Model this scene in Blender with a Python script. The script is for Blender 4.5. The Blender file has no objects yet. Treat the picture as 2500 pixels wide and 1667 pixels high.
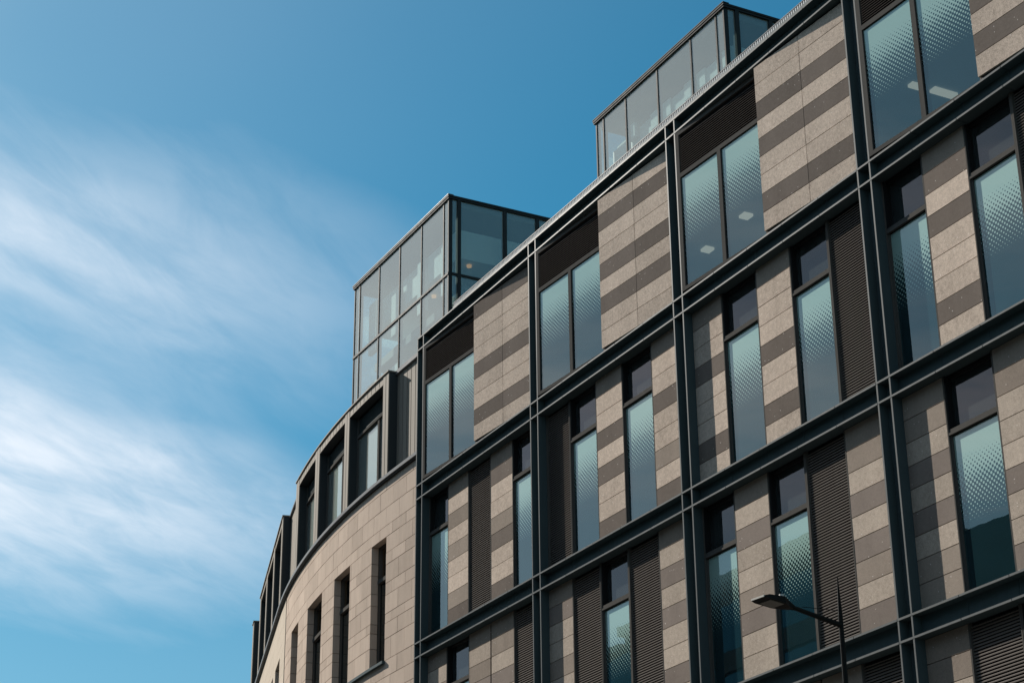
import bpy, math, random
from mathutils import Vector, Matrix
random.seed(7)
S = bpy.context.scene
COL = S.collection

# ------------------------------------------------------------------ camera
cam_d = bpy.data.cameras.new("camera")
cam = bpy.data.objects.new("camera", cam_d)
COL.objects.link(cam)
cam_d.sensor_width = 36.0
cam_d.lens = 68.84
cam_d.clip_start = 0.1
cam_d.clip_end = 5000
YAW, PITCH, ROLL = math.radians(62.3021), math.radians(23.8501), math.radians(-0.5539)
fw = Vector((-math.sin(YAW) * math.cos(PITCH), math.cos(YAW) * math.cos(PITCH), math.sin(PITCH)))
rt = Vector((math.cos(YAW), math.sin(YAW), 0))
up = rt.cross(fw)
r2 = rt * math.cos(ROLL) + up * math.sin(ROLL)
u2 = up * math.cos(ROLL) - rt * math.sin(ROLL)
cam.matrix_world = Matrix(((r2.x, u2.x, -fw.x, 41.506), (r2.y, u2.y, -fw.y, -19.066),
                           (r2.z, u2.z, -fw.z, 1.61), (0, 0, 0, 1)))
S.camera = cam

# ------------------------------------------------------------------ light
SUN_DIR = Vector((-3.0, -1.0, 1.95)).normalized()
EL = math.asin(SUN_DIR.z)
AZ = math.atan2(SUN_DIR.x, SUN_DIR.y)
sun_d = bpy.data.lights.new("sun", 'SUN')
sun_d.energy = 4.0
sun_d.angle = math.radians(0.5)
sun_d.color = (1.0, 0.93, 0.84)
sun = bpy.data.objects.new("sun", sun_d)
COL.objects.link(sun)
sun.location = SUN_DIR * 200
sun.rotation_euler = SUN_DIR.to_track_quat('Z', 'Y').to_euler()

S.view_settings.view_transform = 'Standard'
S.view_settings.look = 'None'
S.view_settings.gamma = 1.0
S.view_settings.exposure = 1.0
S.render.engine = 'CYCLES'
S.cycles.max_bounces = 8
S.cycles.transparent_max_bounces = 12
S.cycles.sample_clamp_indirect = 4.0
S.cycles.caustics_reflective = False
S.cycles.caustics_refractive = False

SKY_STRENGTH = 0.05
world = bpy.data.worlds.new("World")
S.world = world
world.use_nodes = True


class NT:
    """small node helper"""
    def __init__(self, tree):
        self.t = tree
        self.t.nodes.clear()

    def n(self, kind, **kw):
        nd = self.t.nodes.new(kind)
        for k, v in kw.items():
            if k.startswith("i_"):
                key = k[2:]
                key = int(key) if key.isdigit() else key.replace("_", " ")
                self.put(nd.inputs[key], v)
            else:
                setattr(nd, k, v)
        return nd

    def put(self, sock, v):
        if hasattr(v, "is_linked") or isinstance(v, bpy.types.NodeSocket):
            self.t.links.new(v, sock)
        elif isinstance(v, bpy.types.Node):
            self.t.links.new(v.outputs[0], sock)
        else:
            if isinstance(v, (tuple, list)) and len(v) == 3 and sock.type == 'RGBA':
                v = (*v, 1.0)
            sock.default_value = v

    def m(self, op, a, b=0.0, c=0.0, clamp=False):
        nd = self.t.nodes.new("ShaderNodeMath")
        nd.operation = op
        nd.use_clamp = clamp
        self.put(nd.inputs[0], a)
        self.put(nd.inputs[1], b)
        self.put(nd.inputs[2], c)
        return nd.outputs[0]

    def smooth(self, v, a, b, lo=0.0, hi=1.0):
        nd = self.t.nodes.new("ShaderNodeMapRange")
        nd.interpolation_type = 'SMOOTHSTEP'
        self.put(nd.inputs[0], v)
        for i, x in ((1, a), (2, b), (3, lo), (4, hi)):
            self.put(nd.inputs[i], x)
        return nd.outputs[0]

    def lin(self, v, a, b, lo=0.0, hi=1.0):
        nd = self.t.nodes.new("ShaderNodeMapRange")
        self.put(nd.inputs[0], v)
        for i, x in ((1, a), (2, b), (3, lo), (4, hi)):
            self.put(nd.inputs[i], x)
        return nd.outputs[0]

    def mix(self, f, a, b, blend='MIX'):
        nd = self.t.nodes.new("ShaderNodeMix")
        nd.data_type = 'RGBA'
        nd.blend_type = blend
        self.put(nd.inputs[0], f)
        self.put(nd.inputs[6], a)
        self.put(nd.inputs[7], b)
        return nd.outputs[2]

    def noise(self, vec, scale, detail=3.0, rough=0.55, dist=0.0):
        nd = self.t.nodes.new("ShaderNodeTexNoise")
        self.put(nd.inputs["Vector"], vec)
        nd.inputs["Scale"].default_value = scale
        nd.inputs["Detail"].default_value = detail
        nd.inputs["Roughness"].default_value = rough
        nd.inputs["Distortion"].default_value = dist
        return nd.outputs[0]

    def comb(self, x, y, z=0.0):
        nd = self.t.nodes.new("ShaderNodeCombineXYZ")
        for i, v in enumerate((x, y, z)):
            self.put(nd.inputs[i], v)
        return nd.outputs[0]

    def sep(self, v):
        nd = self.t.nodes.new("ShaderNodeSeparateXYZ")
        self.put(nd.inputs[0], v)
        return nd.outputs

    def scale(self, v, s):
        nd = self.t.nodes.new("ShaderNodeVectorMath")
        nd.operation = 'MULTIPLY'
        self.put(nd.inputs[0], v)
        nd.inputs[1].default_value = s
        return nd.outputs[0]


# sky: Nishita plus a high cirrus sheet laid out on a plane overhead
w = NT(world.node_tree)
sky = w.n("ShaderNodeTexSky", sky_type='NISHITA', sun_disc=False, sun_elevation=EL,
          sun_rotation=AZ % (2 * math.pi), altitude=50.0, air_density=1.0, dust_density=0.4, ozone_density=2.0)
tc = w.n("ShaderNodeTexCoord")
sx, sy, sz = w.sep(tc.outputs["Generated"])
zc = w.m('MAXIMUM', sz, 0.03)
px = w.m('DIVIDE', sx, zc)
py = w.m('DIVIDE', sy, zc)
q = w.m('ADD', px, w.m('MULTIPLY', w.m('SUBTRACT', py, 0.5), 0.35))
warp = w.noise(w.comb(px, py), 1.3, 3.0)
q2 = w.m('ADD', q, w.m('MULTIPLY', w.m('SUBTRACT', warp, 0.5), 0.45))
band1 = w.m('MULTIPLY', w.smooth(q2, -1.54, -2.05), w.smooth(q2, -2.44, -2.08))
band1 = w.m('MULTIPLY', band1, w.smooth(py, 1.12, 0.36))
band2 = w.m('MULTIPLY', w.smooth(q2, -2.22, -2.56), w.smooth(q2, -3.70, -2.66))
band2 = w.m('MULTIPLY', band2, w.smooth(py, 1.55, 0.50))
wisp = w.noise(w.comb(w.m('MULTIPLY', q, 3.6), w.m('MULTIPLY', py, 1.6)), 1.0, 5.0, 0.55, 0.3)
fine = w.noise(w.comb(w.m('MULTIPLY', w.m('ADD', q, w.m('MULTIPLY', py, 0.5)), 8.0), w.m('MULTIPLY', py, 4.2), 4.0), 1.0, 6.0, 0.62, 0.45)
tex = w.m('ADD', w.m('MULTIPLY', wisp, 0.54), w.m('MULTIPLY', fine, 0.46))
tex = w.smooth(tex, 0.33, 0.65)
dens = w.m('ADD', w.m('MULTIPLY', band1, 0.74), w.m('MULTIPLY', band2, 0.95))
dens = w.m('MULTIPLY', dens, w.m('ADD', w.m('MULTIPLY', tex, 0.56), 0.46))
# thin veil towards the sun side
veil = w.m('MULTIPLY', w.smooth(py, 1.05, -0.5), w.m('ADD', w.m('MULTIPLY', w.noise(w.comb(px, py), 0.9, 3.0), 0.5), 0.10))
dens = w.m('MAXIMUM', dens, w.m('MULTIPLY', veil, 0.82))
dens = w.m('MULTIPLY', dens, w.smooth(sz, 0.03, 0.16))
dens = w.m('MAXIMUM', dens, w.smooth(sz, 0.42, 0.20, 0.0, 0.08))
skyh = w.n("ShaderNodeHueSaturation", i_Hue=0.478, i_Saturation=1.22, i_Value=0.96, i_Color=sky)
dotn = w.n("ShaderNodeVectorMath", operation='DOT_PRODUCT', i_0=tc.outputs["Generated"], i_1=tuple(SUN_DIR))
aur = w.smooth(dotn.outputs["Value"], 0.90, 0.985)      # the bright aureole round the sun is whiter
skyc = w.mix(w.m('SUBTRACT', 1.0, w.m('MULTIPLY', aur, 0.9)), skyh.outputs[0], w.mix(1.0, skyh.outputs[0], w.mix(w.smooth(sz, 0.45, 0.20), (0.38, 0.91, 1.0), (0.44, 0.80, 0.87)), 'MULTIPLY'))
cloud = w.mix(w.m('MINIMUM', dens, 0.92), skyc, (9.0, 9.7, 10.6))
bg = w.n("ShaderNodeBackground", i_Color=cloud, i_Strength=SKY_STRENGTH)
wo = w.n("ShaderNodeOutputWorld", i_Surface=bg)


# ------------------------------------------------------------------ materials
def mat(name):
    m = bpy.data.materials.new(name)
    m.use_nodes = True
    return m, NT(m.node_tree)


def finish(nt, shader, disp=None):
    nt.n("ShaderNodeOutputMaterial", i_Surface=shader)


def geo_pos(nt):
    return nt.n("ShaderNodeNewGeometry").outputs["Position"]


def granite(name, col, contrast, spark=True, rnd=0.10):
    m, nt = mat(name)
    p = geo_pos(nt)
    oi = nt.n("ShaderNodeObjectInfo").outputs["Random"]
    n1 = nt.noise(p, 55.0, 2.0, 0.7)
    n2 = nt.noise(p, 17.0, 3.0, 0.65)
    n3 = nt.noise(nt.scale(p, (1.0, 1.0, 0.35)), 1.7, 4.0, 0.6)
    g = nt.m('ADD', nt.m('MULTIPLY', nt.m('SUBTRACT', n1, 0.5), contrast * 2.2), nt.m('MULTIPLY', nt.m('SUBTRACT', n2, 0.5), contrast * 1.3))
    g = nt.m('ADD', g, nt.m('MULTIPLY', nt.m('SUBTRACT', n3, 0.5), 0.42))
    g = nt.m('ADD', g, nt.m('MULTIPLY', nt.m('SUBTRACT', oi, 0.5), rnd * 2))
    g = nt.m('ADD', g, 1.0)
    c = nt.mix(1.0, col, nt.comb(g, g, g), 'MULTIPLY')
    if spark:
        vo = nt.n("ShaderNodeTexVoronoi", feature='F1', i_Vector=p, i_Scale=16.0)
        sp = nt.m('MULTIPLY', nt.m('LESS_THAN', vo.outputs["Distance"], 0.13),
                  nt.m('GREATER_THAN', nt.sep(vo.outputs["Color"])[0], 0.86))
        c = nt.mix(nt.m('MULTIPLY', sp, 0.75), c, (0.85, 0.8, 0.75))
    b = nt.n("ShaderNodeBump", i_Strength=0.35, i_Distance=0.004, i_Height=n1)
    s = nt.n("ShaderNodeBsdfPrincipled", i_Base_Color=c, i_Roughness=0.75, i_Normal=b)
    s.inputs["Specular IOR Level"].default_value = 0.0
    finish(nt, s)
    return m


M = {}
M['light'] = granite("granite_light", (0.475, 0.396, 0.330), 0.62)
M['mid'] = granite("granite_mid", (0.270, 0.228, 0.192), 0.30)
M['dark'] = granite("granite_dark", (0.165, 0.140, 0.122), 0.26)

M['dusk'] = granite("granite_smooth_dark", (0.222, 0.188, 0.165), 0.22)
M['pale'] = granite("granite_light_dimmed", (0.400, 0.340, 0.284), 0.50)  # light granite with the weaker light low on the facade put into its colour


def metal(name, col, rough, spec=0.5, streak=0.15, rnd=0.0, metallic=0.0):
    m, nt = mat(name)
    p = geo_pos(nt)
    n1 = nt.noise(nt.scale(p, (3.0, 3.0, 0.5)), 2.0, 4.0, 0.6)
    n2 = nt.noise(p, 30.0, 2.0)
    g = nt.m('ADD', nt.m('MULTIPLY', nt.m('SUBTRACT', n1, 0.5), streak * 2), nt.m('MULTIPLY', nt.m('SUBTRACT', n2, 0.5), streak))
    if rnd:
        g = nt.m('ADD', g, nt.m('MULTIPLY', nt.m('SUBTRACT', nt.n("ShaderNodeObjectInfo").outputs["Random"], 0.5), rnd * 2))
    g = nt.m('ADD', g, 1.0)
    c = nt.mix(1.0, col, nt.comb(g, g, g), 'MULTIPLY')
    r = nt.m('ADD', nt.m('MULTIPLY', n1, 0.16), rough - 0.08)
    s = nt.n("ShaderNodeBsdfPrincipled", i_Base_Color=c, i_Roughness=r, i_Metallic=metallic)
    s.inputs["Specular IOR Level"].default_value = spec
    finish(nt, s)
    return m


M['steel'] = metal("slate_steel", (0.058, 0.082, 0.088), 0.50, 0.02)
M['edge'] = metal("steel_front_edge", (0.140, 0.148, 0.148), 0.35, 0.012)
M['frame'] = metal("window_frame_grey", (0.090, 0.086, 0.080), 0.5, 0.0)
M['black'] = metal("black_gasket", (0.012, 0.012, 0.013), 0.6, 0.2)
M['slat'] = metal("louvre_bronze", (0.150, 0.134, 0.122), 0.6, 0.0)
M['void'] = metal("louvre_void", (0.006, 0.006, 0.006), 0.8, 0.1)
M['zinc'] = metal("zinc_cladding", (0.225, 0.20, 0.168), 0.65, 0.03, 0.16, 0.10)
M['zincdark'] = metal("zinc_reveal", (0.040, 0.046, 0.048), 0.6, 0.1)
M['coping'] = metal("pale_coping", (0.21, 0.215, 0.22), 0.35, 0.008)
M['roofing'] = metal("dark_roofing", (0.05, 0.042, 0.040), 0.6, 0.3)
M['lampmetal'] = metal("lamp_dark_paint", (0.014, 0.014, 0.013), 0.45, 0.03)
M['mullion'] = metal("mullion_dark", (0.030, 0.036, 0.038), 0.6, 0.03)
M['lamptop'] = metal("lamp_top_grey", (0.45, 0.44, 0.40), 0.4)
M['lens'] = metal("lamp_lens", (0.13, 0.125, 0.105), 0.3, 0.2, 0.05)
M['ribmetal'] = metal("rib_metal", (0.62, 0.62, 0.62), 0.6, 0.0)
M['slatdark'] = metal("louvre_dark_bronze", (0.115, 0.102, 0.093), 0.6, 0.0)
M['interior'] = metal("interior_grey", (0.10, 0.12, 0.125), 0.8, 0.2, 0.1)
M['ceiling'] = metal("interior_ceiling", (0.30, 0.34, 0.35), 0.8, 0.2, 0.05)
M['blind'] = metal("interior_white", (0.72, 0.74, 0.72), 0.7, 0.2, 0.04)


def sandstone(name, col, rnd=0.09, courses=False):
    m, nt = mat(name)
    p = geo_pos(nt)
    oi = nt.n("ShaderNodeObjectInfo").outputs["Random"]
    n1 = nt.noise(nt.scale(p, (2.2, 2.2, 0.55)), 2.2, 5.0, 0.6)
    n2 = nt.noise(p, 26.0, 3.0, 0.6)
    st = nt.smooth(nt.noise(nt.scale(p, (6.0, 6.0, 0.9)), 1.6, 4.0, 0.65), 0.60, 0.78)
    g = nt.m('ADD', nt.m('MULTIPLY', nt.m('SUBTRACT', n1, 0.5), 0.34), nt.m('MULTIPLY', nt.m('SUBTRACT', n2, 0.5), 0.16))
    g = nt.m('ADD', g, nt.m('MULTIPLY', nt.m('SUBTRACT', oi, 0.5), rnd * 2))
    g = nt.m('ADD', g, 1.0)
    c = nt.mix(1.0, col, nt.comb(g, g, g), 'MULTIPLY')
    c = nt.mix(nt.m('MULTIPLY', st, 0.28), c, (0.17, 0.13, 0.09))
    b = nt.n("ShaderNodeBump", i_Strength=0.2, i_Distance=0.004, i_Height=n2)
    s = nt.n("ShaderNodeBsdfPrincipled", i_Base_Color=c, i_Roughness=0.85, i_Normal=b)
    s.inputs["Specular IOR Level"].default_value = 0.0
    finish(nt, s)
    return m


M['sand'] = sandstone("sandstone_block", (0.455, 0.376, 0.314))
M['mortar'] = sandstone("sandstone_joint", (0.13, 0.10, 0.07), 0.0)
M['sandpale'] = sandstone("sandstone_pale", (0.49, 0.43, 0.36), 0.05)


def glass(name, tint, ior, refl_col, frit=None, wav=0.0018, rough=0.0, haze=0.005, haze_col=(0.30, 0.36, 0.36)):
    m, nt = mat(name)
    p = geo_pos(nt)
    wv = nt.noise(p, 0.9, 2.0)
    b = nt.n("ShaderNodeBump", i_Strength=wav, i_Distance=0.5, i_Height=wv)
    base = nt.n("ShaderNodeBsdfTransparent", i_Color=tint)
    dirt_haze = nt.n("ShaderNodeBsdfDiffuse", i_Color=haze_col)  # faint dirt, plus sun glare and glass body tint put into its colour
    base = nt.n("ShaderNodeMixShader", i_0=nt.m('ADD', nt.m('MULTIPLY', nt.noise(p, 3.0, 4.0), 0.05), haze), i_1=base, i_2=dirt_haze)
    if frit:
        o = nt.n("ShaderNodeTexCoord").outputs["Object"]
        ox, oy, oz = nt.sep(o)
        P = 0.095
        k = 2 * math.pi / P
        h = nt.m('MULTIPLY', nt.m('COSINE', nt.m('MULTIPLY', ox, k)), nt.m('COSINE', nt.m('MULTIPLY', oz, k)))
        t1 = nt.lin(oz, -0.36, -0.80, -1.05, 0.0)
        t2 = nt.lin(oz, -0.80, -1.52, 0.0, 1.02)
        T = nt.m('ADD', t1, t2)
        mask = nt.smooth(nt.m('SUBTRACT', h, T), -0.05, 0.12)
        fd = nt.n("ShaderNodeBsdfDiffuse", i_Color=frit)
        base = nt.n("ShaderNodeMixShader", i_0=nt.m('MULTIPLY', mask, 0.88), i_1=base, i_2=fd)
    fr = nt.n("ShaderNodeFresnel", i_IOR=ior, i_Normal=b)
    gl = nt.n("ShaderNodeBsdfGlossy", i_Color=refl_col, i_Roughness=rough, i_Normal=b)
    s = nt.n("ShaderNodeMixShader", i_0=fr, i_1=base, i_2=gl)
    # the sheet acts once: its inner face lets everything through
    clear = nt.n("ShaderNodeBsdfTransparent", i_Color=(1, 1, 1))
    s = nt.n("ShaderNodeMixShader", i_0=nt.n("ShaderNodeNewGeometry").outputs["Backfacing"], i_1=s, i_2=clear)
    finish(nt, s)
    return m


M['pane'] = glass("fritted_glass", (0.24, 0.50, 0.56), 2.0, (0.84, 0.94, 0.94), frit=(0.31, 0.465, 0.42), haze=0.09, haze_col=(0.06, 0.19, 0.235))
M['vent'] = glass("dark_vent_glass", (0.10, 0.12, 0.13), 1.85, (0.64, 0.60, 0.62), haze=0.06)
M['boxglass'] = glass("rooftop_glass", (0.66, 0.80, 0.79), 2.15, (0.98, 1.0, 0.97), wav=0.003, haze=0.24, haze_col=(0.62, 0.68, 0.62))  # pale diffuse colour paints in the glare scattered near the sun
M['slotglass'] = glass("slot_glass", (0.10, 0.14, 0.15), 1.9, (0.66, 0.74, 0.76))
M['bandglass'] = glass("far_glass", (0.04, 0.20, 0.26), 2.6, (0.62, 0.86, 0.92))


def emit(name, col, st):
    m, nt = mat(name)
    finish(nt, nt.n("ShaderNodeEmission", i_Color=col, i_Strength=st))
    return m


M['ceillight'] = emit("ceiling_light_panel", (1.0, 0.52, 0.38), 0.46)
M['downlight'] = emit("downlight_glow", (1.0, 0.50, 0.20), 0.30)


def ground_mat(name, col, sc):
    m, nt = mat(name)
    p = geo_pos(nt)
    n1 = nt.noise(p, sc, 5.0, 0.65)
    n2 = nt.noise(p, 0.4, 3.0)
    g = nt.m('ADD', nt.m('MULTIPLY', n1, 0.6), nt.m('MULTIPLY', n2, 0.6))
    g = nt.m('ADD', g, 0.4)
    c = nt.mix(1.0, col, nt.comb(g, g, g), 'MULTIPLY')
    b = nt.n("ShaderNodeBump", i_Strength=0.4, i_Distance=0.01, i_Height=n1)
    finish(nt, nt.n("ShaderNodeBsdfPrincipled", i_Base_Color=c, i_Roughness=0.85, i_Normal=b))
    return m


M['asphalt'] = ground_mat("asphalt", (0.05, 0.05, 0.052), 40)
M['paving'] = ground_mat("paving", (0.13, 0.122, 0.115), 12)
M['kerb'] = ground_mat("kerb_granite", (0.2, 0.195, 0.19), 30)
M['earth'] = ground_mat("ground", (0.07, 0.075, 0.06), 3)
M['paint'] = ground_mat("road_paint", (0.75, 0.75, 0.72), 20)


# ------------------------------------------------------------------ mesh helpers
class MB:
    def __init__(self):
        self.v, self.f, self.mi = [], [], []

    def hexa(self, pts, mi=0):
        b = len(self.v)
        self.v += [tuple(p) for p in pts]
        for q in ((0, 3, 2, 1), (4, 5, 6, 7), (0, 1, 5, 4), (1, 2, 6, 5), (2, 3, 7, 6), (3, 0, 4, 7)):
            self.f.append(tuple(b + i for i in q))
            self.mi.append(mi)
        return self

    def box(self, x0, x1, y0, y1, z0, z1, mi=0):
        return self.hexa([(x0, y0, z0), (x1, y0, z0), (x1, y1, z0), (x0, y1, z0),
                          (x0, y0, z1), (x1, y0, z1), (x1, y1, z1), (x0, y1, z1)], mi)

    def slab(self, a, b, dep, z0, z1, mi=0):
        """box standing on the plan segment a->b, going dep behind it (to the left of a->b)"""
        d = (Vector(b) - Vector(a)).normalized()
        n = Vector((-d.y, d.x)) * dep
        p = [a, b, (b[0] + n.x, b[1] + n.y), (a[0] + n.x, a[1] + n.y)]
        return self.hexa([(x, y, z0) for x, y in p] + [(x, y, z1) for x, y in p], mi)

    def prism(self, prof, x0, x1, mi=0):
        """closed (y, z) profile swept from x0 to x1"""
        b, n = len(self.v), len(prof)
        self.v += [(x0, y, z) for y, z in prof] + [(x1, y, z) for y, z in prof]
        for i in range(n):
            j = (i + 1) % n
            self.f.append((b + i, b + j, b + n + j, b + n + i))
            self.mi.append(mi)
        self.f.append(tuple(b + i for i in reversed(range(n))))
        self.f.append(tuple(b + n + i for i in range(n)))
        self.mi += [mi, mi]
        return self

    def tube(self, p0, p1, ra, rb, n=12, mi=0):
        p0, p1 = Vector(p0), Vector(p1)
        d = (p1 - p0).normalized()
        a = d.orthogonal().normalized()
        c = d.cross(a)
        b = len(self.v)
        for p, r in ((p0, ra), (p1, rb)):
            for i in range(n):
                t = 2 * math.pi * i / n
                self.v.append(tuple(p + a * math.cos(t) * r + c * math.sin(t) * r))
        for i in range(n):
            j = (i + 1) % n
            self.f.append((b + i, b + j, b + n + j, b + n + i))
            self.mi.append(mi)
        self.f.append(tuple(b + i for i in reversed(range(n))))
        self.f.append(tuple(b + n + i for i in range(n)))
        self.mi += [mi, mi]
        return self

    def mesh(self, name, mats):
        me = bpy.data.meshes.new(name)
        me.from_pydata(self.v, [], self.f)
        if not isinstance(mats, (list, tuple)):
            mats = [mats]
        for m in mats:
            me.materials.append(M[m] if isinstance(m, str) else m)
        if len(mats) > 1:
            me.polygons.foreach_set("material_index", self.mi)
        me.update()
        return me

    def build(self, name, mats, parent=None, loc=(0, 0, 0), rz=0.0, kind=None):
        return put(name, self.mesh(name, mats), parent, loc, rz, kind)


def put(name, me, parent=None, loc=(0, 0, 0), rz=0.0, kind=None):
    o = bpy.data.objects.new(name, me)
    COL.objects.link(o)
    if parent is not None:
        o.parent = parent
    o.location = loc
    o.rotation_euler = (0, 0, rz)
    if kind:
        o['kind'] = kind
    return o


def thing(name, label, cat, loc=(0, 0, 0), rz=0.0, group=None):
    o = bpy.data.objects.new(name, None)
    COL.objects.link(o)
    o.location = loc
    o.rotation_euler = (0, 0, rz)
    o.empty_display_size = 0.5
    o['label'], o['category'] = label, cat
    if group:
        o['group'] = group
    return o


CACHE = {}


def shared(key, fn):
    if key not in CACHE:
        CACHE[key] = fn()
    return CACHE[key]


# ------------------------------------------------------------------ setting: ground and street
def structure(name, mb, m):
    o = mb.build(name, m)
    o['kind'] = 'structure'
    return o


structure("ground", MB().box(-600, 600, -600, 600, -1.0, -0.13), 'earth')
structure("road", MB().box(-300, 300, -24.0, -6.4, -0.6, -0.12), 'asphalt')
structure("pavement", MB().box(-300, 300, -6.25, 0.3, -0.6, 0.0), 'paving')
structure("far_pavement", MB().box(-300, 300, -31.9, -24.15, -0.6, 0.0), 'paving')
structure("kerb", MB().box(-300, 300, -6.4, -6.25, -0.6, 0.006), 'kerb')
structure("far_kerb", MB().box(-300, 300, -24.15, -24.0, -0.6, 0.006), 'kerb')
rm = MB()
for i in range(40):
    rm.box(-60 + i * 4, -58 + i * 4, -15.3, -15.2, -0.125, -0.116)
structure("road_marking", rm, 'paint')

# ------------------------------------------------------------------ office building, gridded granite facade
office = thing("office_building", "modern office block with dark steel grid, striped granite panels and fritted windows", "building", (0, 0, 0))
BAY, NB = 6.0, 5
ZU = [21.873, 17.902, 13.926, 9.942, 5.96]
ZL = [21.545, 17.552, 13.574, 9.579, 5.60]
T = 0.035
FIN_X = (0.0, 0.336)
FIN_W = 0.036
REC = 0.20

# fins: one per storey so that they can be told apart between the transoms
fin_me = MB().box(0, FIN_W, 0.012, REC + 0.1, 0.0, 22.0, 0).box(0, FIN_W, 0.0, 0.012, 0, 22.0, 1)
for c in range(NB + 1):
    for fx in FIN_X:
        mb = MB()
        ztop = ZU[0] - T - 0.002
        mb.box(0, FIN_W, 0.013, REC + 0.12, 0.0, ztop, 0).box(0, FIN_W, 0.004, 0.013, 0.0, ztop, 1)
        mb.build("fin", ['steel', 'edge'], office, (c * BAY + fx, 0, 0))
    MB().box(FIN_X[0] + FIN_W, FIN_X[1], REC - 0.02, REC + 0.10, 0, 21.8).build("recess_panel", 'steel', office, (c * BAY, 0, 0))

# transom plates in module lengths with open ticks between them
MODW = (BAY - 0.356) / 5
cuts = [0.356 + MODW * k for k in range(6)]
for c in range(NB):
    for j in range(5):
        for z in (ZU[j], ZL[j]):
            segs = [(0.0, cuts[1])] + [(cuts[k], cuts[k + 1]) for k in range(1, 5)]
            for (a, b) in segs:
                w_ = round(b - a - 0.014, 4)
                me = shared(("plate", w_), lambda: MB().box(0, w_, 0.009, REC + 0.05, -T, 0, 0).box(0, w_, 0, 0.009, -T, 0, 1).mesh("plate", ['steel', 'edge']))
                put("transom_plate", me, office, (c * BAY + a + 0.007, 0, z))
        # recessed fascia boards between the two plates
        for k in range(5):
            a, b = cuts[k], cuts[k + 1]
            if k == 0:
                a = FIN_X[1] + FIN_W
            w_ = round(b - a - 0.010, 4)
            hgt = round(ZU[j] - T - ZL[j] - 0.004, 4)
            me = shared(("fascia", w_, hgt), lambda: MB().box(0, w_, 0, 0.03, 0, hgt).mesh("fascia_board", 'steel'))
            put("fascia_board", me, office, (c * BAY + a + 0.005, REC - 0.03, ZL[j] + 0.002))

# backing wall behind the stone and slabs behind the glass
for j in range(5):
    MB().box(0.37, NB * BAY, REC + 0.03, REC + 0.5, ZL[j] - 0.02, ZU[j] - T - 0.002).build("spandrel_wall", 'black', office)

STONE_X = [(0.378, 1.385), (1.462, 2.512), (2.585, 3.627), (3.692, 4.752), (4.828, 6.0)]
BOUND = [0.372, 1.425, 2.549, 3.660, 4.790, 6.0]
PITCH = 0.39
SHADE = {'L': 'light', 'M': 'mid', 'D': 'dark', 'd': 'dusk', 'l': 'pale'}

# pattern[storey][bay] : module kinds left to right, and the shade rows of each stone module (top row first)
LAY = {
    1: [("WSLSW", {1: "LLMLMLLMD", 3: "DDLLMDLLD"}),
        ("LWSWS", {2: "LLLDLDLLD", 4: "LLLDLLMLD"}),
        ("SWSWL", {0: "LLLDLLLDLL", 2: "LLLLDLLDL"}),
        ("WSWLS", {1: "DDLDLLLDL", 4: "LLDLLDLLM"}),
        ("SWLWS", {0: "LLMDLLDLM", 4: "LDLLDMLLD"})],
    2: [("SWSSL", {0: "LLMLDLLML", 2: "LLMDLLDLM", 3: "MMLDLMLLD"}),
        ("SLWLS", {0: "LDLLMLLDM", 4: "LLDLDLLDL"}),
        ("WSWLS", {1: "LLDLLMDLL", 4: "MMLDLDMLD"}),
        ("SWSWL", {0: "MMLDLDLMM", 2: "MMLLLDLLD"}),
        ("WSLSW", {1: "LLDLMLLDL", 3: "LMLLDLLDM"})],
    3: [("WSLSW", {1: "LMLLDLLML", 3: "LLDLLMLDL"}),
        ("SWSLS", {0: "LLDLMLLDL", 2: "LMLLDLLML", 4: "LLMLDLLML"}),
        ("LWSSL", {2: "MDMLLDLML", 3: "MMLDLLMLL"}),
        ("SLWSW", {0: "MMLLDLMLD", 3: "LMLDLLMLL"}),
        ("WSWSL", {1: "LLDLLMLDL", 3: "MLLDLLDLM"})],
}


def tile_mesh(w_, h, shade):
    return shared(("tile", w_, h, shade), lambda: MB().box(0, w_, 0, 0.035, 0, h).mesh("stone_panel", SHADE[shade]))


REST = MB()     # panels past the 300 that show largest
REST_MATS = ['light', 'mid', 'dark', 'dusk', 'pale']


def stone_column(x0, x1, ztop, zbot, rows, joined=False):
    """courses hang from fixed joint heights; the top one runs up under the soffit"""
    zj = [ztop] + [ztop - 0.395 - PITCH * i for i in range(9)]
    for i in range(9):
        z1, z0 = zj[i], max(zj[i + 1], zbot)
        if z1 - z0 < 0.05:
            break
        w_, h = round(x1 - x0, 3), round(z1 - z0 - 0.013, 3)
        if joined:
            REST.box(x0, x1, REC, REC + 0.035, z0 + 0.0065, z0 + 0.0065 + h, REST_MATS.index(SHADE[rows[min(i, len(rows) - 1)]]))
            continue
        put("stone_panel", tile_mesh(w_, h, 'M' if i == 0 else rows[min(i, len(rows) - 1)]), office,  # top course takes mid granite: shade under the plate put into its colour
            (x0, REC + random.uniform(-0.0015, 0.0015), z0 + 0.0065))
    MB().box(x0 - 0.002, x1 + 0.002, REC + 0.036, REC + 0.25, zbot - 0.02, ztop).build("backing_wall", 'black', office)


def slats(x0, x1, z0, z1, pitch, y, parent, rz=0.0, origin=None):
    mb = MB()
    n = int((z1 - z0) / pitch)
    w_ = x1 - x0
    for i in range(n):
        z = z0 + i * pitch
        mb.prism([(0, z + 0.006), (0.002, z + 0.024), (0.030, z + 0.040), (0.034, z + 0.034), (0.008, z + 0.004)], 0, w_)
    return mb.build("slat", 'slat', parent, origin or (x0, y, 0), rz, 'stuff')


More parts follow.
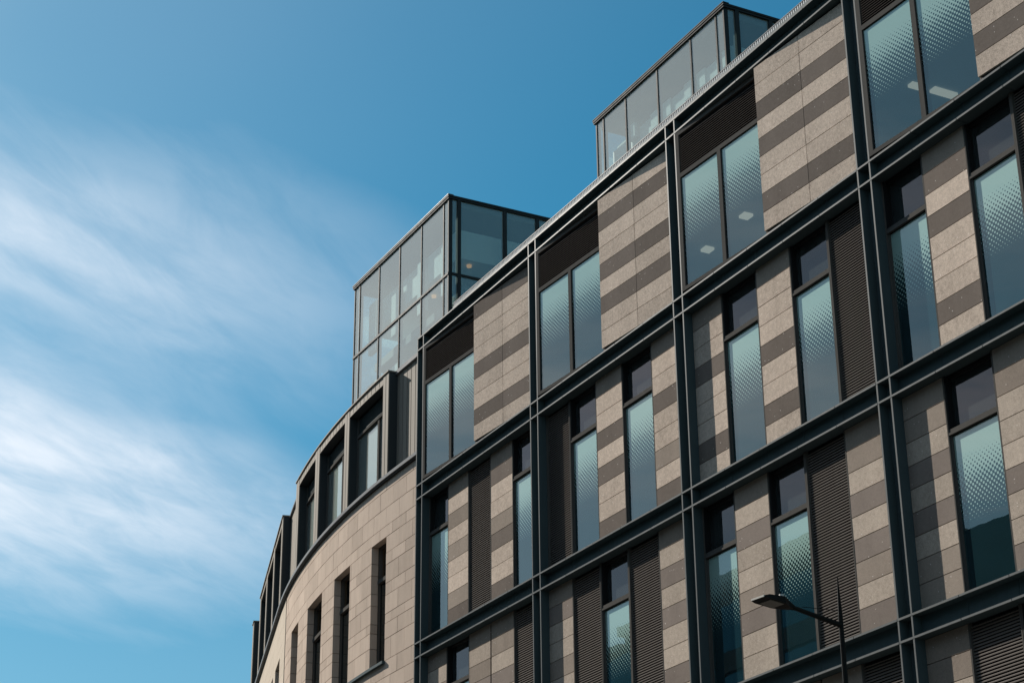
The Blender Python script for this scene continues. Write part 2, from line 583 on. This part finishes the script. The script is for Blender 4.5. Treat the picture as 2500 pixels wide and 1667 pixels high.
def louvre(x0, x1, z0, z1):
    fr = MB().box(0, 0.03, 0, 0.12, z0, z1, 0).box(x1 - x0 - 0.026, x1 - x0, -0.004, 0.12, z0, z1, 0)
    fr.box(0.03, x1 - x0 - 0.026, 0.07, 0.12, z0, z1, 1)
    o = fr.build("louvre", ['frame', 'void'], office, (x0, REC, 0))
    mb = MB()
    n = int((z1 - z0) / 0.05)
    for i in range(n):
        z = z0 + i * 0.05
        mb.prism([(0.036, z + 0.004), (0.034, z + 0.018), (0.062, z + 0.042), (0.066, z + 0.040), (0.044, z + 0.002)], 0.03, x1 - x0 - 0.026)
    mb.build("slat", 'slat', o, (0, 0, 0), 0, 'stuff')
    return o


def window_frame(w_, z0, z1, zt):
    """frame in local x, world z; front at y=0"""
    mb = MB()
    lj, rj = 0.055, 0.034
    mb.box(0, lj, 0.035, 0.10, z0, zt - 0.07, 0)                # left jamb of the lower light
    mb.box(0, 0.022, 0.0, 0.034, z0, z1, 0)
    mb.box(w_ - rj, w_, 0, 0.10, z0, z1, 0)
    mb.box(w_ - rj - 0.012, w_ - rj, 0.055, 0.10, z0, zt - 0.07, 1)
    mb.box(lj, w_ - rj, 0.05, 0.10, zt - 0.085, zt - 0.07, 1)   # head gasket of the lower light
    mb.box(0.0, w_ - rj - 0.001, 0.002, 0.11, zt - 0.069, zt - 0.028, 0)
    mb.box(0.0, w_ - rj - 0.001, 0.014, 0.30, zt - 0.024, zt + 0.026, 0)  # sill of the vent
    mb.box(0, lj, 0.10, 0.30, zt + 0.027, z1, 1)         # deep dark reveal round the vent
    mb.box(0.023, lj - 0.005, 0.02, 0.099, zt + 0.027, z1, 1)
    mb.box(w_ - rj, w_, 0.101, 0.30, zt + 0.027, z1, 0)
    mb.box(lj, w_ - rj, 0.08, 0.26, z1 - 0.05, z1, 1)
    return mb


def window(x0, x1, z0, z1):
    w_ = round(x1 - x0, 3)
    zt = z1 - 0.925
    h = z1 - z0
    me = shared(("win", w_, round(h, 3)), lambda: window_frame(w_, -h, 0, -0.925).mesh("window", ['frame', 'black']))
    o = put("window", me, office, (x0, REC, z1))
    pm = shared(("pane", w_, round(h, 3)), lambda: MB().box(0.0, w_ - 0.055 - 0.034, 0, 0.02, -(h - 0.99), 0).mesh("pane", 'pane'))
    pn = put("pane", pm, o, (0.055, 0.062, -0.995))
    pn.rotation_euler = (random.uniform(-0.0015, 0.0015), 0, random.uniform(-0.0015, 0.0015))
    vm = shared(("vent", w_), lambda: MB().box(0.056, w_ - 0.035, 0, 0.02, -0.898, -0.05).mesh("vent_pane", 'vent'))
    put("vent_pane", vm, o, (0, 0.125, 0))
    return o


def storey(j, layouts):
    ztop, zbot = ZL[j] - T - 0.002, ZU[j + 1] + 0.003
    for b, (kinds, rows) in enumerate(layouts):
        X = b * BAY
        for k, kd in enumerate(kinds):
            if kd == 'S':
                x0, x1 = STONE_X[k]
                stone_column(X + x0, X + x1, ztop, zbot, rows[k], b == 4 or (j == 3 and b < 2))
            else:
                x0 = STONE_X[k - 1][1] + 0.002 if k and kinds[k - 1] == 'S' else BOUND[k]
                x1 = STONE_X[k + 1][0] - 0.002 if k < 4 and kinds[k + 1] == 'S' else BOUND[k + 1] - (0.002 if k < 4 else 0)
                if kd == 'W':
                    window(X + x0, X + x1, zbot, ztop)
                else:
                    louvre(X + x0, X + x1, zbot, ztop)
            if kd == 'S' and k < 4 and kinds[k + 1] == 'S':
                MB().box(X + STONE_X[k][1], X + STONE_X[k + 1][0], REC + 0.03, REC + 0.25, zbot, ztop).build("joint_strip", 'black', office)


for j in (1, 2, 3):
    if j > 1:   # lower floors: smoother dark stone, light stone dimmed to paint in weaker light
        LAY[j] = [(k, {m_: t_.replace('D', 'd').replace('L', 'l') for m_, t_ in rw.items()}) for k, rw in LAY[j]]
    storey(j, LAY[j])

# top storey: sawtooth bays, window then striped stone, each leaning back to the right
TOPROWS = ["DLLLDLLDL", "LDLLDLDLL", "LLDLDLLDL", "LLDLLDLDL", "LDLLDLLDL"]
RAKE = 0.17
JX = 3.225
for b in range(NB):
    X = b * BAY
    z0, z1 = ZU[1] + 0.006, ZL[0] - T - 0.002
    # window unit
    wx0, wx1 = FIN_X[1] + FIN_W + 0.004, JX + 0.04
    wl = wx1 - wx0
    ang = math.atan2(RAKE, wl)
    wl = math.hypot(wl, RAKE)
    zg, zlv = 20.44, 20.535
    me = shared("topwin", lambda: MB()
                .box(0, 0.105, 0.004, 0.10, 0.05, z1 - z0, 0).box(0.0, wl, 0.0, 0.10, 0.05, 0.128, 0)
                .box(0.105, wl, 0.003, 0.10, zg - z0, zlv - z0, 0)
                .box(1.335, 1.445, 0.002, 0.10, 0.128, zg - z0, 0)
                .box(0.105, wl, 0.003, 0.10, z1 - z0 - 0.10, z1 - z0, 0)
                .box(0.105, 0.117, 0.03, 0.09, 0.128, zg - z0, 1).box(1.445, 1.457, 0.03, 0.09, 0.128, zg - z0, 1)
                .box(0.117, 1.335, 0.03, 0.09, zg - z0 - 0.014, zg - z0, 1).box(1.457, wl, 0.03, 0.09, zg - z0 - 0.014, zg - z0, 1)
                .box(0.0, wl, 0.03, 0.09, 0.0, 0.05, 1)
                .mesh("window", ['frame', 'black']))
    win = put("window", me, office, (X + wx0, 0.0, z0), ang)
    for (a, c_) in ((0.117, 1.335), (1.457, wl)):
        hh = zg - z0 - 0.014 - 0.128
        pm = shared(("toppane", a), lambda: MB().box(0, c_ - a, 0, 0.02, -hh, 0).mesh("pane", 'pane'))
        pn = put("pane", pm, win, (a, 0.035, zg - z0 - 0.014))
        pn.rotation_euler = (random.uniform(-0.0015, 0.0015), 0, random.uniform(-0.0015, 0.0015))
    lm = shared("toplouvre", lambda: MB().box(0.105, wl, 0.06, 0.10, zlv - z0, z1 - z0 - 0.1).mesh("louvre", 'void'))
    lv = put("louvre", lm, office, (X + wx0, 0.0, z0), ang)
    sm = shared("topslats", lambda: (lambda mb: [mb.prism([(0.012, zlv - z0 + i * 0.050 + 0.004), (0.012, zlv - z0 + i * 0.050 + 0.011), (0.040, zlv - z0 + i * 0.050 + 0.036),
                                                            (0.042, zlv - z0 + i * 0.050 + 0.030), (0.018, zlv - z0 + i * 0.050 + 0.002)], 0.105, wl) for i in range(16)] and mb)(MB()).mesh("slat", 'slatdark'))
    put("slat", sm, lv, (0, 0, 0), 0, 'stuff')
    # stone panels, two wide and nine high
    sx0, sx1 = JX, 6.0
    sang = math.atan2(RAKE, sx1 - sx0)
    L = math.hypot(sx1 - sx0, RAKE) - 0.012
    zj = [17.975 + 0.388 * i for i in range(10)]
    for i in range(9):
        sh = TOPROWS[b][8 - i]
        za, zb = zj[i], min(zj[i + 1], z1)
        for (a, c_) in ((0.0, 1.324), (1.338, L)):
            me = tile_mesh(round(c_ - a, 3), round(zb - za - 0.013, 3), sh)
            put("stone_panel", me, office, (X + sx0 + a * math.cos(sang), a * math.sin(sang) + random.uniform(-0.001, 0.001), za + 0.0065), sang)
    MB().box(0.02, L, 0.036, 0.10, 0.0, z1 - z0).build("backing_wall", 'black', office, (X + sx0, 0, z0), sang)
    # return at the step between stone and glass, and at the fin
    MB().box(X + JX, X + JX + 0.03, 0.036, 0.32, z0, z1).build("stone_return", 'dark', office)

REST.build("stone_panel", REST_MATS, office, kind='stuff')

# floor slabs, ceilings and rooms behind the glass
for j in range(4):
    zt = ZL[j] - 0.12 if j else 21.05
    slab = MB().box(0.4, NB * BAY - 0.05, 0.75, 8.0, zt, (ZU[j] - 0.05))
    slab.build("floor_slab", 'ceiling', office)
MB().box(0.4, NB * BAY - 0.05, 8.0, 8.2, 5.0, 21.6).build("core_wall", 'interior', office)
MB().box(0.42, 0.6, 0.75, 7.99, 5.0, 21.0).build("partition_wall", 'interior', office)
MB().box(NB * BAY - 0.3, NB * BAY - 0.06, 0.75, 7.99, 5.0, 21.0).build("partition_wall", 'interior', office)
for (x, y, a, bb) in ((10.77, 2.77, 0.22, 0.22), (9.04, 2.9, 0.22, 0.22), (16.68, 2.70, 0.15, 0.30), (16.72, 3.32, 0.17, 0.55)):
    MB().box(x - a / 2, x + a / 2, y - bb / 2, y + bb / 2, 20.985, 21.045).build("ceiling_light", 'ceillight', office)

# ground floor, ends and roof
gf = MB()
gf.box(0.05, NB * BAY, 0.35, 0.6, 0.0, ZL[4] - T)
gf.build("ground_floor_wall", 'dark', office)
MB().box(0.0, 0.05, 0.33, 15.0, 0, 21.7).build("end_wall", 'steel', office)
MB().box(NB * BAY - 0.04, NB * BAY + 0.01, 0.33, 15.0, 0, 21.7).build("end_wall", 'steel', office)
MB().box(0.0, NB * BAY + 0.4, 0.26, 15.0, 21.71, 21.86).build("roof_deck", 'roofing', office)
for c in range(NB):
    MB().box(c * BAY + 0.06, c * BAY + 6.0, 0.29, 0.7, ZL[0] + 0.03, 21.70).build("parapet_wall", 'black', office)

# ribbed strip along the roof edge
rib = MB()
n = int((NB * BAY - 1.95) / 0.066)
for i in range(n):
    x = 1.95 + i * 0.066
    rib.box(x, x + 0.030, 0.085, 0.13, 21.985, 22.075)
rib.build("roof_edge_rib", 'ribmetal', office, kind='stuff')
MB().box(1.93, NB * BAY + 0.3, 0.08, 0.16, 22.075, 22.093).build("roof_edge_rail", 'coping', office)
MB().box(1.93, NB * BAY + 0.3, 0.07, 0.17, 21.86, 21.985).build("roof_edge_base", 'steel', office)
MB().box(1.96, NB * BAY + 0.3, 0.131, 0.17, 21.985, 22.07).build("roof_edge_back", 'roofing', office)
for i in range(5):
    MB().box(1.0, 1.02, 0.1, 0.12, 0, 0.01)
MB().box(13.4, NB * BAY + 0.3, 1.6, 4.0, 21.86, 23.72).build("roof_plinth", 'roofing', office)

# ------------------------------------------------------------------ curved sandstone building
X0, RAD, X1 = -1.5, 46.0, -15.0


def cy(x):
    if x > X0:
        return 0.19
    if x > X1:
        return 0.19 + (x - X0) ** 2 / (2 * RAD)
    return 0.19 + (X1 - X0) ** 2 / (2 * RAD) + (X1 - x) * (X0 - X1) / RAD


def cpt(x, off=0.0):
    s = (cy(x - 0.01) - cy(x + 0.01)) / 0.02    # slope of the curve going left
    n = Vector((s, 1.0)).normalized()
    return (x + n.x * off, cy(x) + n.y * off)


curved = thing("curved_building", "curved pale sandstone building with zinc clad attic boxes beside the steel grid block", "building", (-12, 2, 0))
CO = Vector((12, -2, 0))


def cput(mb, name, mats, kind=None, parent=None):
    return mb.build(name, mats, parent or curved, CO if parent is None else (0, 0, 0), 0, kind)


def band(mb, xa, xb, off, dep, z0, z1, step=0.9, mi=0):
    n = max(1, int(math.ceil(abs(xb - xa) / step)))
    for i in range(n):
        a, b = xa + (xb - xa) * i / n, xa + (xb - xa) * (i + 1) / n
        p0, p1 = cpt(a, off), cpt(b, off)
        q1, q0 = cpt(b, off + dep), cpt(a, off + dep)
        mb.hexa([(x, y, z0) for x, y in (p0, p1, q1, q0)] + [(x, y, z1) for x, y in (p0, p1, q1, q0)], mi)
    return mb


JZ = [18.88, 18.63, 18.148, 17.655, 17.352, 16.91, 16.595, 16.105, 15.788, 15.302, 15.06, 14.656, 14.105, 13.685, 13.27, 12.90, 12.42, 12.08, 11.6]
WINS = [(-3.40, -2.41), (-6.46, -5.07), (-9.43, -7.72), (-11.95, -10.80), (-16.45, -14.86), (-18.05, -17.28), (-20.3, -19.4)]
WZ = (14.105, 17.352)
XL, XR = -27.3, -0.02
SEAM = -13.30


def cut_by_windows(a, b):
    """parts of [a, b] (a<b) outside the windows"""
    out = [(a, b)]
    for (w0, w1) in WINS:
        nxt = []
        for (p, q_) in out:
            if q_ <= w0 or p >= w1:
                nxt.append((p, q_))
            else:
                if p < w0:
                    nxt.append((p, w0))
                if q_ > w1:
                    nxt.append((w1, q_))
        out = nxt
    return [(p, q_) for p, q_ in out if q_ - p > 0.03]


smooth_wall = MB()
WOFF = 0.10
for r in range(len(JZ) - 1):
    zt, zb = JZ[r], JZ[r + 1]
    in_win = zb >= WZ[0] - 0.01 and zt <= WZ[1] + 0.01
    x = XR - (0.33 if r % 2 else 0.76)
    edges = [XR]
    while x > SEAM + 0.2:
        edges.append(x)
        x -= 0.835
    edges.append(SEAM)
    for a, b in zip(edges[1:], edges[:-1]):
        for (p, q_) in (cut_by_windows(a, b) if in_win else [(a, b)]):
            o_ = WOFF + random.uniform(-0.002, 0.002)
            mb = band(MB(), p + 0.006, q_ - 0.006, o_, 0.19, zb + 0.007, zt - 0.007, 5.0)
            cput(mb, "stone_block", 'sand')
    # beyond the movement joint: pale smooth courses, too narrow in the picture to pick apart
    for (p, q_) in (cut_by_windows(XL, SEAM - 0.17) if in_win else [(XL, SEAM - 0.17)]):
        band(smooth_wall, p, q_, WOFF, 0.19, zb + 0.003, zt - 0.003, 1.6)
cput(smooth_wall, "smooth_course", 'sandpale', 'stuff')
core = MB()
for (p, q_) in cut_by_windows(XL, XR):
    band(core, p + 0.001, q_ - 0.001, WOFF + 0.196, 0.25, WZ[0], WZ[1], 0.8)
band(core, XL, XR, WOFF + 0.196, 0.25, WZ[1], 18.9, 0.8)
band(core, XL, XR, WOFF + 0.196, 0.25, 0.0, WZ[0], 0.8)
cput(core, "core_wall", 'mortar')
cput(band(MB(), XL, XR, WOFF, 0.19, 0.0, JZ[-1] - 0.004, 0.9), "lower_wall", 'sand')
cput(band(MB(), SEAM - 0.165, SEAM - 0.005, WOFF + 0.03, 0.15, JZ[-1], 18.86, 1), "movement_joint", 'black')

for i, (w0, w1) in enumerate(WINS):
    fr = MB()
    d = WOFF + 0.20
    band(fr, w0, w0 + 0.05, d, 0.09, WZ[0] + 0.03, WZ[1], 1)
    band(fr, w1 - 0.045, w1, d - 0.01, 0.09, WZ[0] + 0.03, WZ[1], 1)
    band(fr, w0 + 0.05, w1 - 0.045, d - 0.04, 0.13, 16.36, 16.46, 1)
    band(fr, w0 + 0.05, w1 - 0.045, d, 0.09, WZ[1] - 0.04, WZ[1], 1)
    wo_ = cput(fr, "window", 'frame')
    for nm, za, zb in (("pane", WZ[0] + 0.03, 16.36), ("vent_pane", 16.46, WZ[1] - 0.04)):
        band(MB(), w0 + 0.05, w1 - 0.045, d + 0.045 + (0.1 if nm == "vent_pane" else 0), 0.02, za, zb, 2).build(nm, 'slotglass', wo_)
    band(MB(), w0 + 0.0, w1, d + 0.7, 0.05, WZ[0], WZ[1], 1).build("room_wall", 'interior', wo_)
# sill under the slot windows and the ledge under the attic
cput(band(MB(), -7.6, -2.36, 0.015, 0.26, 14.03, 14.10, 0.6), "window_sill", 'steel')
cput(band(MB(), XL, -0.28, -0.012, 0.55, 18.90, 18.985, 0.6), "ledge", 'coping')
cput(band(MB(), XL, -0.28, 0.03, 0.5, 18.86, 18.90, 0.6), "ledge_underside", 'black')
cput(band(MB(), -2.0, -0.55, 0.10, 0.10, 18.99, 19.03, 0.6), "flashing", 'coping')

# attic: recessed zinc wall with standing seams
AW = 0.262
x = -0.02
while x > -29.5:
    xe = x - 0.262
    if x > -2.9 or (-14.9 < x < -11.2) or (-27 < x < -23.0):
        mb = band(MB(), xe + 0.016, x - 0.016, AW, 0.05, 18.985, 21.79, 3)
        cput(mb, "zinc_panel", 'zinc')
    x = xe
cput(band(MB(), XL, -0.02, AW + 0.052, 0.2, 18.9, 21.78, 0.8), "attic_wall", 'black')
cput(band(MB(), XL, -0.02, AW - 0.07, 0.40, 21.79, 21.815, 0.6), "coping_lip", 'coping')
cput(band(MB(), XL, -0.02, AW - 0.05, 0.45, 21.815, 21.92, 0.6), "attic_coping", 'coping')
cput(band(MB(), XL, -0.02, AW + 0.2, 6.0, 21.68, 21.76, 1.5), "roof_deck", 'roofing')

PIER = [(-2.57, -2.21), (-5.55, -5.16), (-8.60, -8.12), (-11.42, -10.92)]
BLOCKS = [PIER, [(-14.86, -14.48), (-17.78, -17.34), (-20.66, -20.24), (-23.45, -23.02)],
          [(-26.95, -26.40)]]
HZ, TZ = 21.595, 21.845
for bl in BLOCKS:
    for (p0, p1) in bl:
        mid = (p0 + p1) / 2
        for (a, b) in ((p0, mid - 0.016), (mid + 0.016, p1)):
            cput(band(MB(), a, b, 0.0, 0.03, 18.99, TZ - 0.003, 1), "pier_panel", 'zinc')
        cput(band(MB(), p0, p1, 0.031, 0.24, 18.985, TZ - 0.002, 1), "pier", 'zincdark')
    for (l, r) in zip(bl[1:], bl[:-1]):
        a, b = l[1] + 0.002, r[0] - 0.002
        n = 9
        for i in range(n):
            s0, s1 = a + (b - a) * i / n, a + (b - a) * (i + 1) / n
            cput(band(MB(), s0 + 0.016, s1 - 0.016, 0.012, 0.03, HZ + 0.022, TZ - 0.003, 1), "head_panel", 'zinc')
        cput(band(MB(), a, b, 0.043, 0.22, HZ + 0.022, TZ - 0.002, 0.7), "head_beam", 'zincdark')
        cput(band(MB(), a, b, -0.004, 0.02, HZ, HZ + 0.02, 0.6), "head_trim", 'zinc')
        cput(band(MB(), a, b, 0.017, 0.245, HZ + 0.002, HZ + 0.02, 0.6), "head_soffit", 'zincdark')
        # window in the opening
        d = 0.24
        fr = MB()
        mx = a + (b - a) * 0.655
        zt, z0 = 20.98, 18.99
        band(fr, a, a + 0.06, d, 0.10, z0, HZ, 1)
        band(fr, b - 0.06, b, d, 0.10, z0, HZ, 1)
        band(fr, a + 0.06, b - 0.06, d - 0.02, 0.12, zt, zt + 0.075, 1)
        band(fr, mx - 0.06, mx + 0.06, d, 0.10, z0, zt, 1)
        band(fr, a + 0.06, b - 0.06, d, 0.10, z0, z0 + 0.05, 1)
        wn = cput(fr, "attic_window", 'frame')
        band(MB(), a + 0.06, mx - 0.06, d + 0.045, 0.02, z0 + 0.05, zt, 3).build("pane", 'boxglass', wn)
        band(MB(), mx + 0.06, b - 0.06, d + 0.045, 0.02, z0 + 0.05, zt, 3).build("pane", 'boxglass', wn)
        band(MB(), a + 0.06, b - 0.06, d + 0.10, 0.02, zt + 0.075, HZ, 3).build("vent_backing", 'void', wn)
        ls = MB()
        for i in range(10):
            band(ls, a + 0.06, b - 0.06, d + 0.03, 0.04, zt + 0.09 + i * 0.05, zt + 0.105 + i * 0.05, 1.0)
        ls.build("slat", 'steel', wn, kind='stuff')
        band(MB(), a + 0.3, b - 0.1, d + 0.16, 0.02, z0, zt, 3).build("roller_blind", 'blind', wn)
    cput(band(MB(), bl[-1][0] - 0.04, bl[0][1] + 0.03, -0.03, 0.55, TZ, TZ + 0.035, 0.6), "box_cap", 'zinc')

# ------------------------------------------------------------------ rooftop glass boxes


def glass_box(name, label, x0, x1, y0, y1, zb, zt, mull, rmull, ztr, cap):
    t = thing(name, label, "rooftop room", (x0, y0, zb))
    O = Vector((-x0, -y0, -zb))

    def g(mb, nm, mats, kind=None):
        return mb.build(nm, mats, t, O, 0, kind)
    mw = 0.055
    zp = zt - 0.125
    # front
    for m_ in mull:
        g(MB().box(m_ - mw / 2, m_ + mw / 2, y0 - 0.02, y0 + 0.10, zb, zp), "mullion", 'mullion')
    for m_ in rmull:
        g(MB().box(x1 - 0.10, x1 + 0.045, m_ - mw, m_ + mw, zb, zp), "mullion", 'mullion')
    levels = [zb, ztr, zp] if ztr else [zb, zp]
    if ztr:
        g(MB().box(x0, x1 + 0.001, y0 - 0.035, y0 + 0.09, ztr - 0.035, ztr + 0.035), "rail", 'mullion')
        g(MB().box(x1 - 0.08, x1 + 0.03, y0 + 0.091, y1, ztr - 0.035, ztr + 0.035), "rail", 'mullion')
    for a, b in zip(mull[:-1], mull[1:]):
        for z0, z1 in zip(levels[:-1], levels[1:]):
            g(MB().box(a + mw / 2, b - mw / 2, y0, y0 + 0.02, z0 + (0.037 if z0 != zb else 0), z1 - (0.037 if z1 != zp else 0)), "pane", 'boxglass')
    ym = [y0] + list(rmull) + [y1]
    for a, b in zip(ym[:-1], ym[1:]):
        for z0, z1 in zip(levels[:-1], levels[1:]):
            g(MB().box(x1 - 0.02, x1, a + mw + 0.01, b - mw, z0 + (0.037 if z0 != zb else 0), z1 - (0.037 if z1 != zp else 0)), "pane", 'boxglass')
    # left end and back
    g(MB().box(x0, x0 + 0.02, y0 + 0.12, y1, zb, zp), "pane", 'boxglass')
    g(MB().box(x0, x1, y1 + 0.01, y1 + 0.1, zb, zp), "back_wall", 'interior')
    g(MB().box(x0 - 0.05, x1 + 0.05, y0 - 0.05, y1 + 0.1, zp, zp + 0.05), "head_rail", 'mullion')
    g(MB().box(x0 - 0.06, x1 + 0.07, y0 - 0.065, y1 + 0.15, zp + 0.052, zt - 0.02), "roof", 'mullion')
    g(MB().box(x0 - 0.07, x1 + 0.08, y0 - 0.075, y0 + 0.1, zt - 0.02, zt), "roof_trim", cap)
    g(MB().box(x0 + 0.3, x1 - 0.35, y0 + 0.45, y1 - 0.02, zt - 1.75, zt - 0.85), "ceiling_bulkhead", 'blind')
    g(MB().box(x0 + 0.05, x1 - 0.05, y0 + 0.12, y1 - 0.02, zt - 0.30, zt - 0.18), "ceiling", 'interior')
    return t, g


tA, gA = glass_box("rooftop_glass_room", "two tier glass box on the roof between the curved wall and the steel grid", -10.17, -3.36, 2.5, 8.5, 21.92, 28.22,
                   [-10.14, -9.75, -8.26, -6.74, -5.20, -3.70, -3.385], [2.80, 4.28, 5.35, 6.8], 25.73, 'edge')
gA(MB().tube((-4.0, 3.45, 26.40), (-4.0, 3.45, 26.462), 0.072, 0.072, 14), "downlight", 'downlight')
gA(MB().tube((-6.3, 3.42, 26.40), (-6.3, 3.42, 26.462), 0.072, 0.072, 14), "downlight", 'downlight')
for (x, y, w_, z0, z1) in ((-9.25, 2.72, 0.55, 25.62, 27.3), (-9.1, 2.72, 0.9, 21.95, 24.6), (-7.7, 2.80, 0.62, 25.65, 27.0), (-7.55, 2.72, 0.95, 22.2, 24.55),
                          (-6.0, 2.85, 0.5, 25.65, 27.35), (-5.9, 2.75, 0.8, 21.95, 23.9), (-4.45, 2.9, 0.55, 25.65, 27.2), (-4.3, 3.0, 0.7, 22.0, 23.8)):
    gA(MB().box(x - w_ / 2, x + w_ / 2, y, y + 0.12, z0, z1), "interior_panel", 'blind')
gA(MB().box(-10.0, -3.6, 3.15, 8.4, 25.35, 25.6), "floor_slab", 'ceiling')
tB, gB = glass_box("rooftop_glass_room", "single tier glass box on the roof at the upper right above the striped panels", 2.49, 8.68, 4.0, 9.0, 21.87, 28.02,
                   [2.53, 2.89, 4.03, 5.59, 7.17, 8.31, 8.655], [4.34, 5.32, 7.0], None, 'mullion')
for (x, y, w_, z0, z1) in ((3.25, 4.25, 0.7, 22, 26.9), (3.75, 4.3, 0.35, 26.9, 27.3), (5.05, 4.4, 0.95, 26.75, 27.2), (6.65, 4.4, 0.95, 26.75, 27.2), (7.95, 4.4, 0.6, 26.75, 27.2)):
    gB(MB().box(x - w_ / 2, x + w_ / 2, y, y + 0.12, z0, z1), "interior_panel", 'blind')

# ------------------------------------------------------------------ street lamp
lamp = thing("street_lamp", "dark street lamp with flat head and pointed spike before the striped facade", "street lamp", (23.9, -5.6, 0.0), math.radians(7.8))
MB().tube((0, 0, 0.0), (0, 0, 0.9), 0.10, 0.10, 12).build("base_sleeve", 'lampmetal', lamp)
MB().tube((0, 0, 0.9), (0, 0, 7.80), 0.060, 0.027, 10).build("pole", 'lampmetal', lamp)
MB().tube((0, 0, 7.80), (0, 0, 8.245), 0.026, 0.006, 8).build("spike", 'lampmetal', lamp)
MB().tube((0, -0.02, 7.68), (0, -0.775, 7.775), 0.033, 0.025, 10).build("arm", 'lampmetal', lamp)
MB().tube((0, -0.735, 7.77), (0, -0.785, 7.778), 0.034, 0.036, 10).build("clamp", 'lampmetal', lamp)
hd = MB()
ys = [-0.765, -0.85, -0.95, -1.19, -1.26]
hw = [0.035, 0.065, 0.120, 0.130, 0.112]
zt_ = [7.80, 7.825, 7.84, 7.825, 7.805]
zb_ = [7.745, 7.745, 7.755, 7.775, 7.785]
for i in range(4):
    pts = []
    a, b = i, i + 1
    pts = [(-hw[a], ys[a], zb_[a]), (hw[a], ys[a], zb_[a]), (hw[b], ys[b], zb_[b]), (-hw[b], ys[b], zb_[b]),
           (-hw[a] * .9, ys[a], zt_[a]), (hw[a] * .9, ys[a], zt_[a]), (hw[b] * .9, ys[b], zt_[b]), (-hw[b] * .9, ys[b], zt_[b])]
    hd.hexa([pts[k] for k in (3, 2, 1, 0, 7, 6, 5, 4)])
lh = hd.build("lamp_head", 'lampmetal', lamp)
MB().hexa([(-0.095, -1.165, 7.766), (0.095, -1.165, 7.766), (0.095, -0.96, 7.750), (-0.095, -0.96, 7.750),
           (-0.095, -1.165, 7.776), (0.095, -1.165, 7.776), (0.095, -0.96, 7.762), (-0.095, -0.96, 7.762)]).build("lens", 'lens', lh)
MB().box(-0.105, 0.105, -1.272, -1.255, 7.786, 7.806).build("front_trim", 'lamptop', lh)
MB().tube((0, -0.90, 7.83), (0, -0.90, 7.895), 0.034, 0.030, 12).build("photocell", 'lamptop', lh)
MB().tube((0, -0.03, 7.845), (0, -0.60, 7.80), 0.004, 0.004, 6).build("stay_wire", 'lampmetal', lamp)

# ------------------------------------------------------------------ buildings across the street (seen mirrored in the lower glass)
far = thing("opposite_building", "flat roofed stone block across the street, mirrored in the lower windows", "building", (-36, -36, 0))
FO = Vector((36, 36, 0))


def fput(mb, nm, m, parent=None):
    return mb.build(nm, m, parent or far, FO)


fput(MB().box(-45.2, -24.5, -46, -32.25, 0, 29.2), "wall", 'mid')
fput(MB().box(-45.4, -24.3, -46.2, -31.9, 29.2, 29.7), "roof", 'sandpale')
fput(MB().box(-53.0, -45.21, -46, -32.25, 0, 28.6), "side_wing", 'mid')
fput(MB().box(-53.2, -45.41, -46.2, -31.95, 28.6, 28.9), "side_wing_roof", 'sandpale')
for i in range(8):
    zt = 28.2 - i * 3.4
    fput(MB().box(-52.5, -24.9, -32.24, -32.18, zt - 2.3, zt), "window_band", 'bandglass')
    fput(MB().box(-52.8, -24.6, -32.24, -31.98, zt - 3.35, zt - 2.35), "sill_band", 'dark')
far2 = thing("opposite_building", "lower pitched roof building across the street, mirrored at the right edge, its unseen length added to block sky light", "building", (-14, -36, 0))
F2 = Vector((14, 36, 0))
MB().box(-23.0, 48.0, -46, -32.2, 0, 23.6).build("wall", 'mid', far2, F2)  # stretch to the right is unseen, added to cut ambient light on the facade
MB().hexa([(-23.2, -46.5, 23.6), (48.2, -46.5, 23.6), (48.2, -32.0, 23.6), (-23.2, -32.0, 23.6),
           (-22.8, -46, 27.0), (47.8, -46, 24.6), (47.8, -32.2, 24.4), (-22.8, -32.2, 26.8)]).build("roof", 'roofing', far2, F2)
for i in range(6):
    for k in range(23):
        MB().box(-21.8 + k * 3.0, -20.2 + k * 3.0, -32.19, -32.12, 20.4 - i * 3.3, 22.4 - i * 3.3).build("window", 'bandglass', far2, F2)
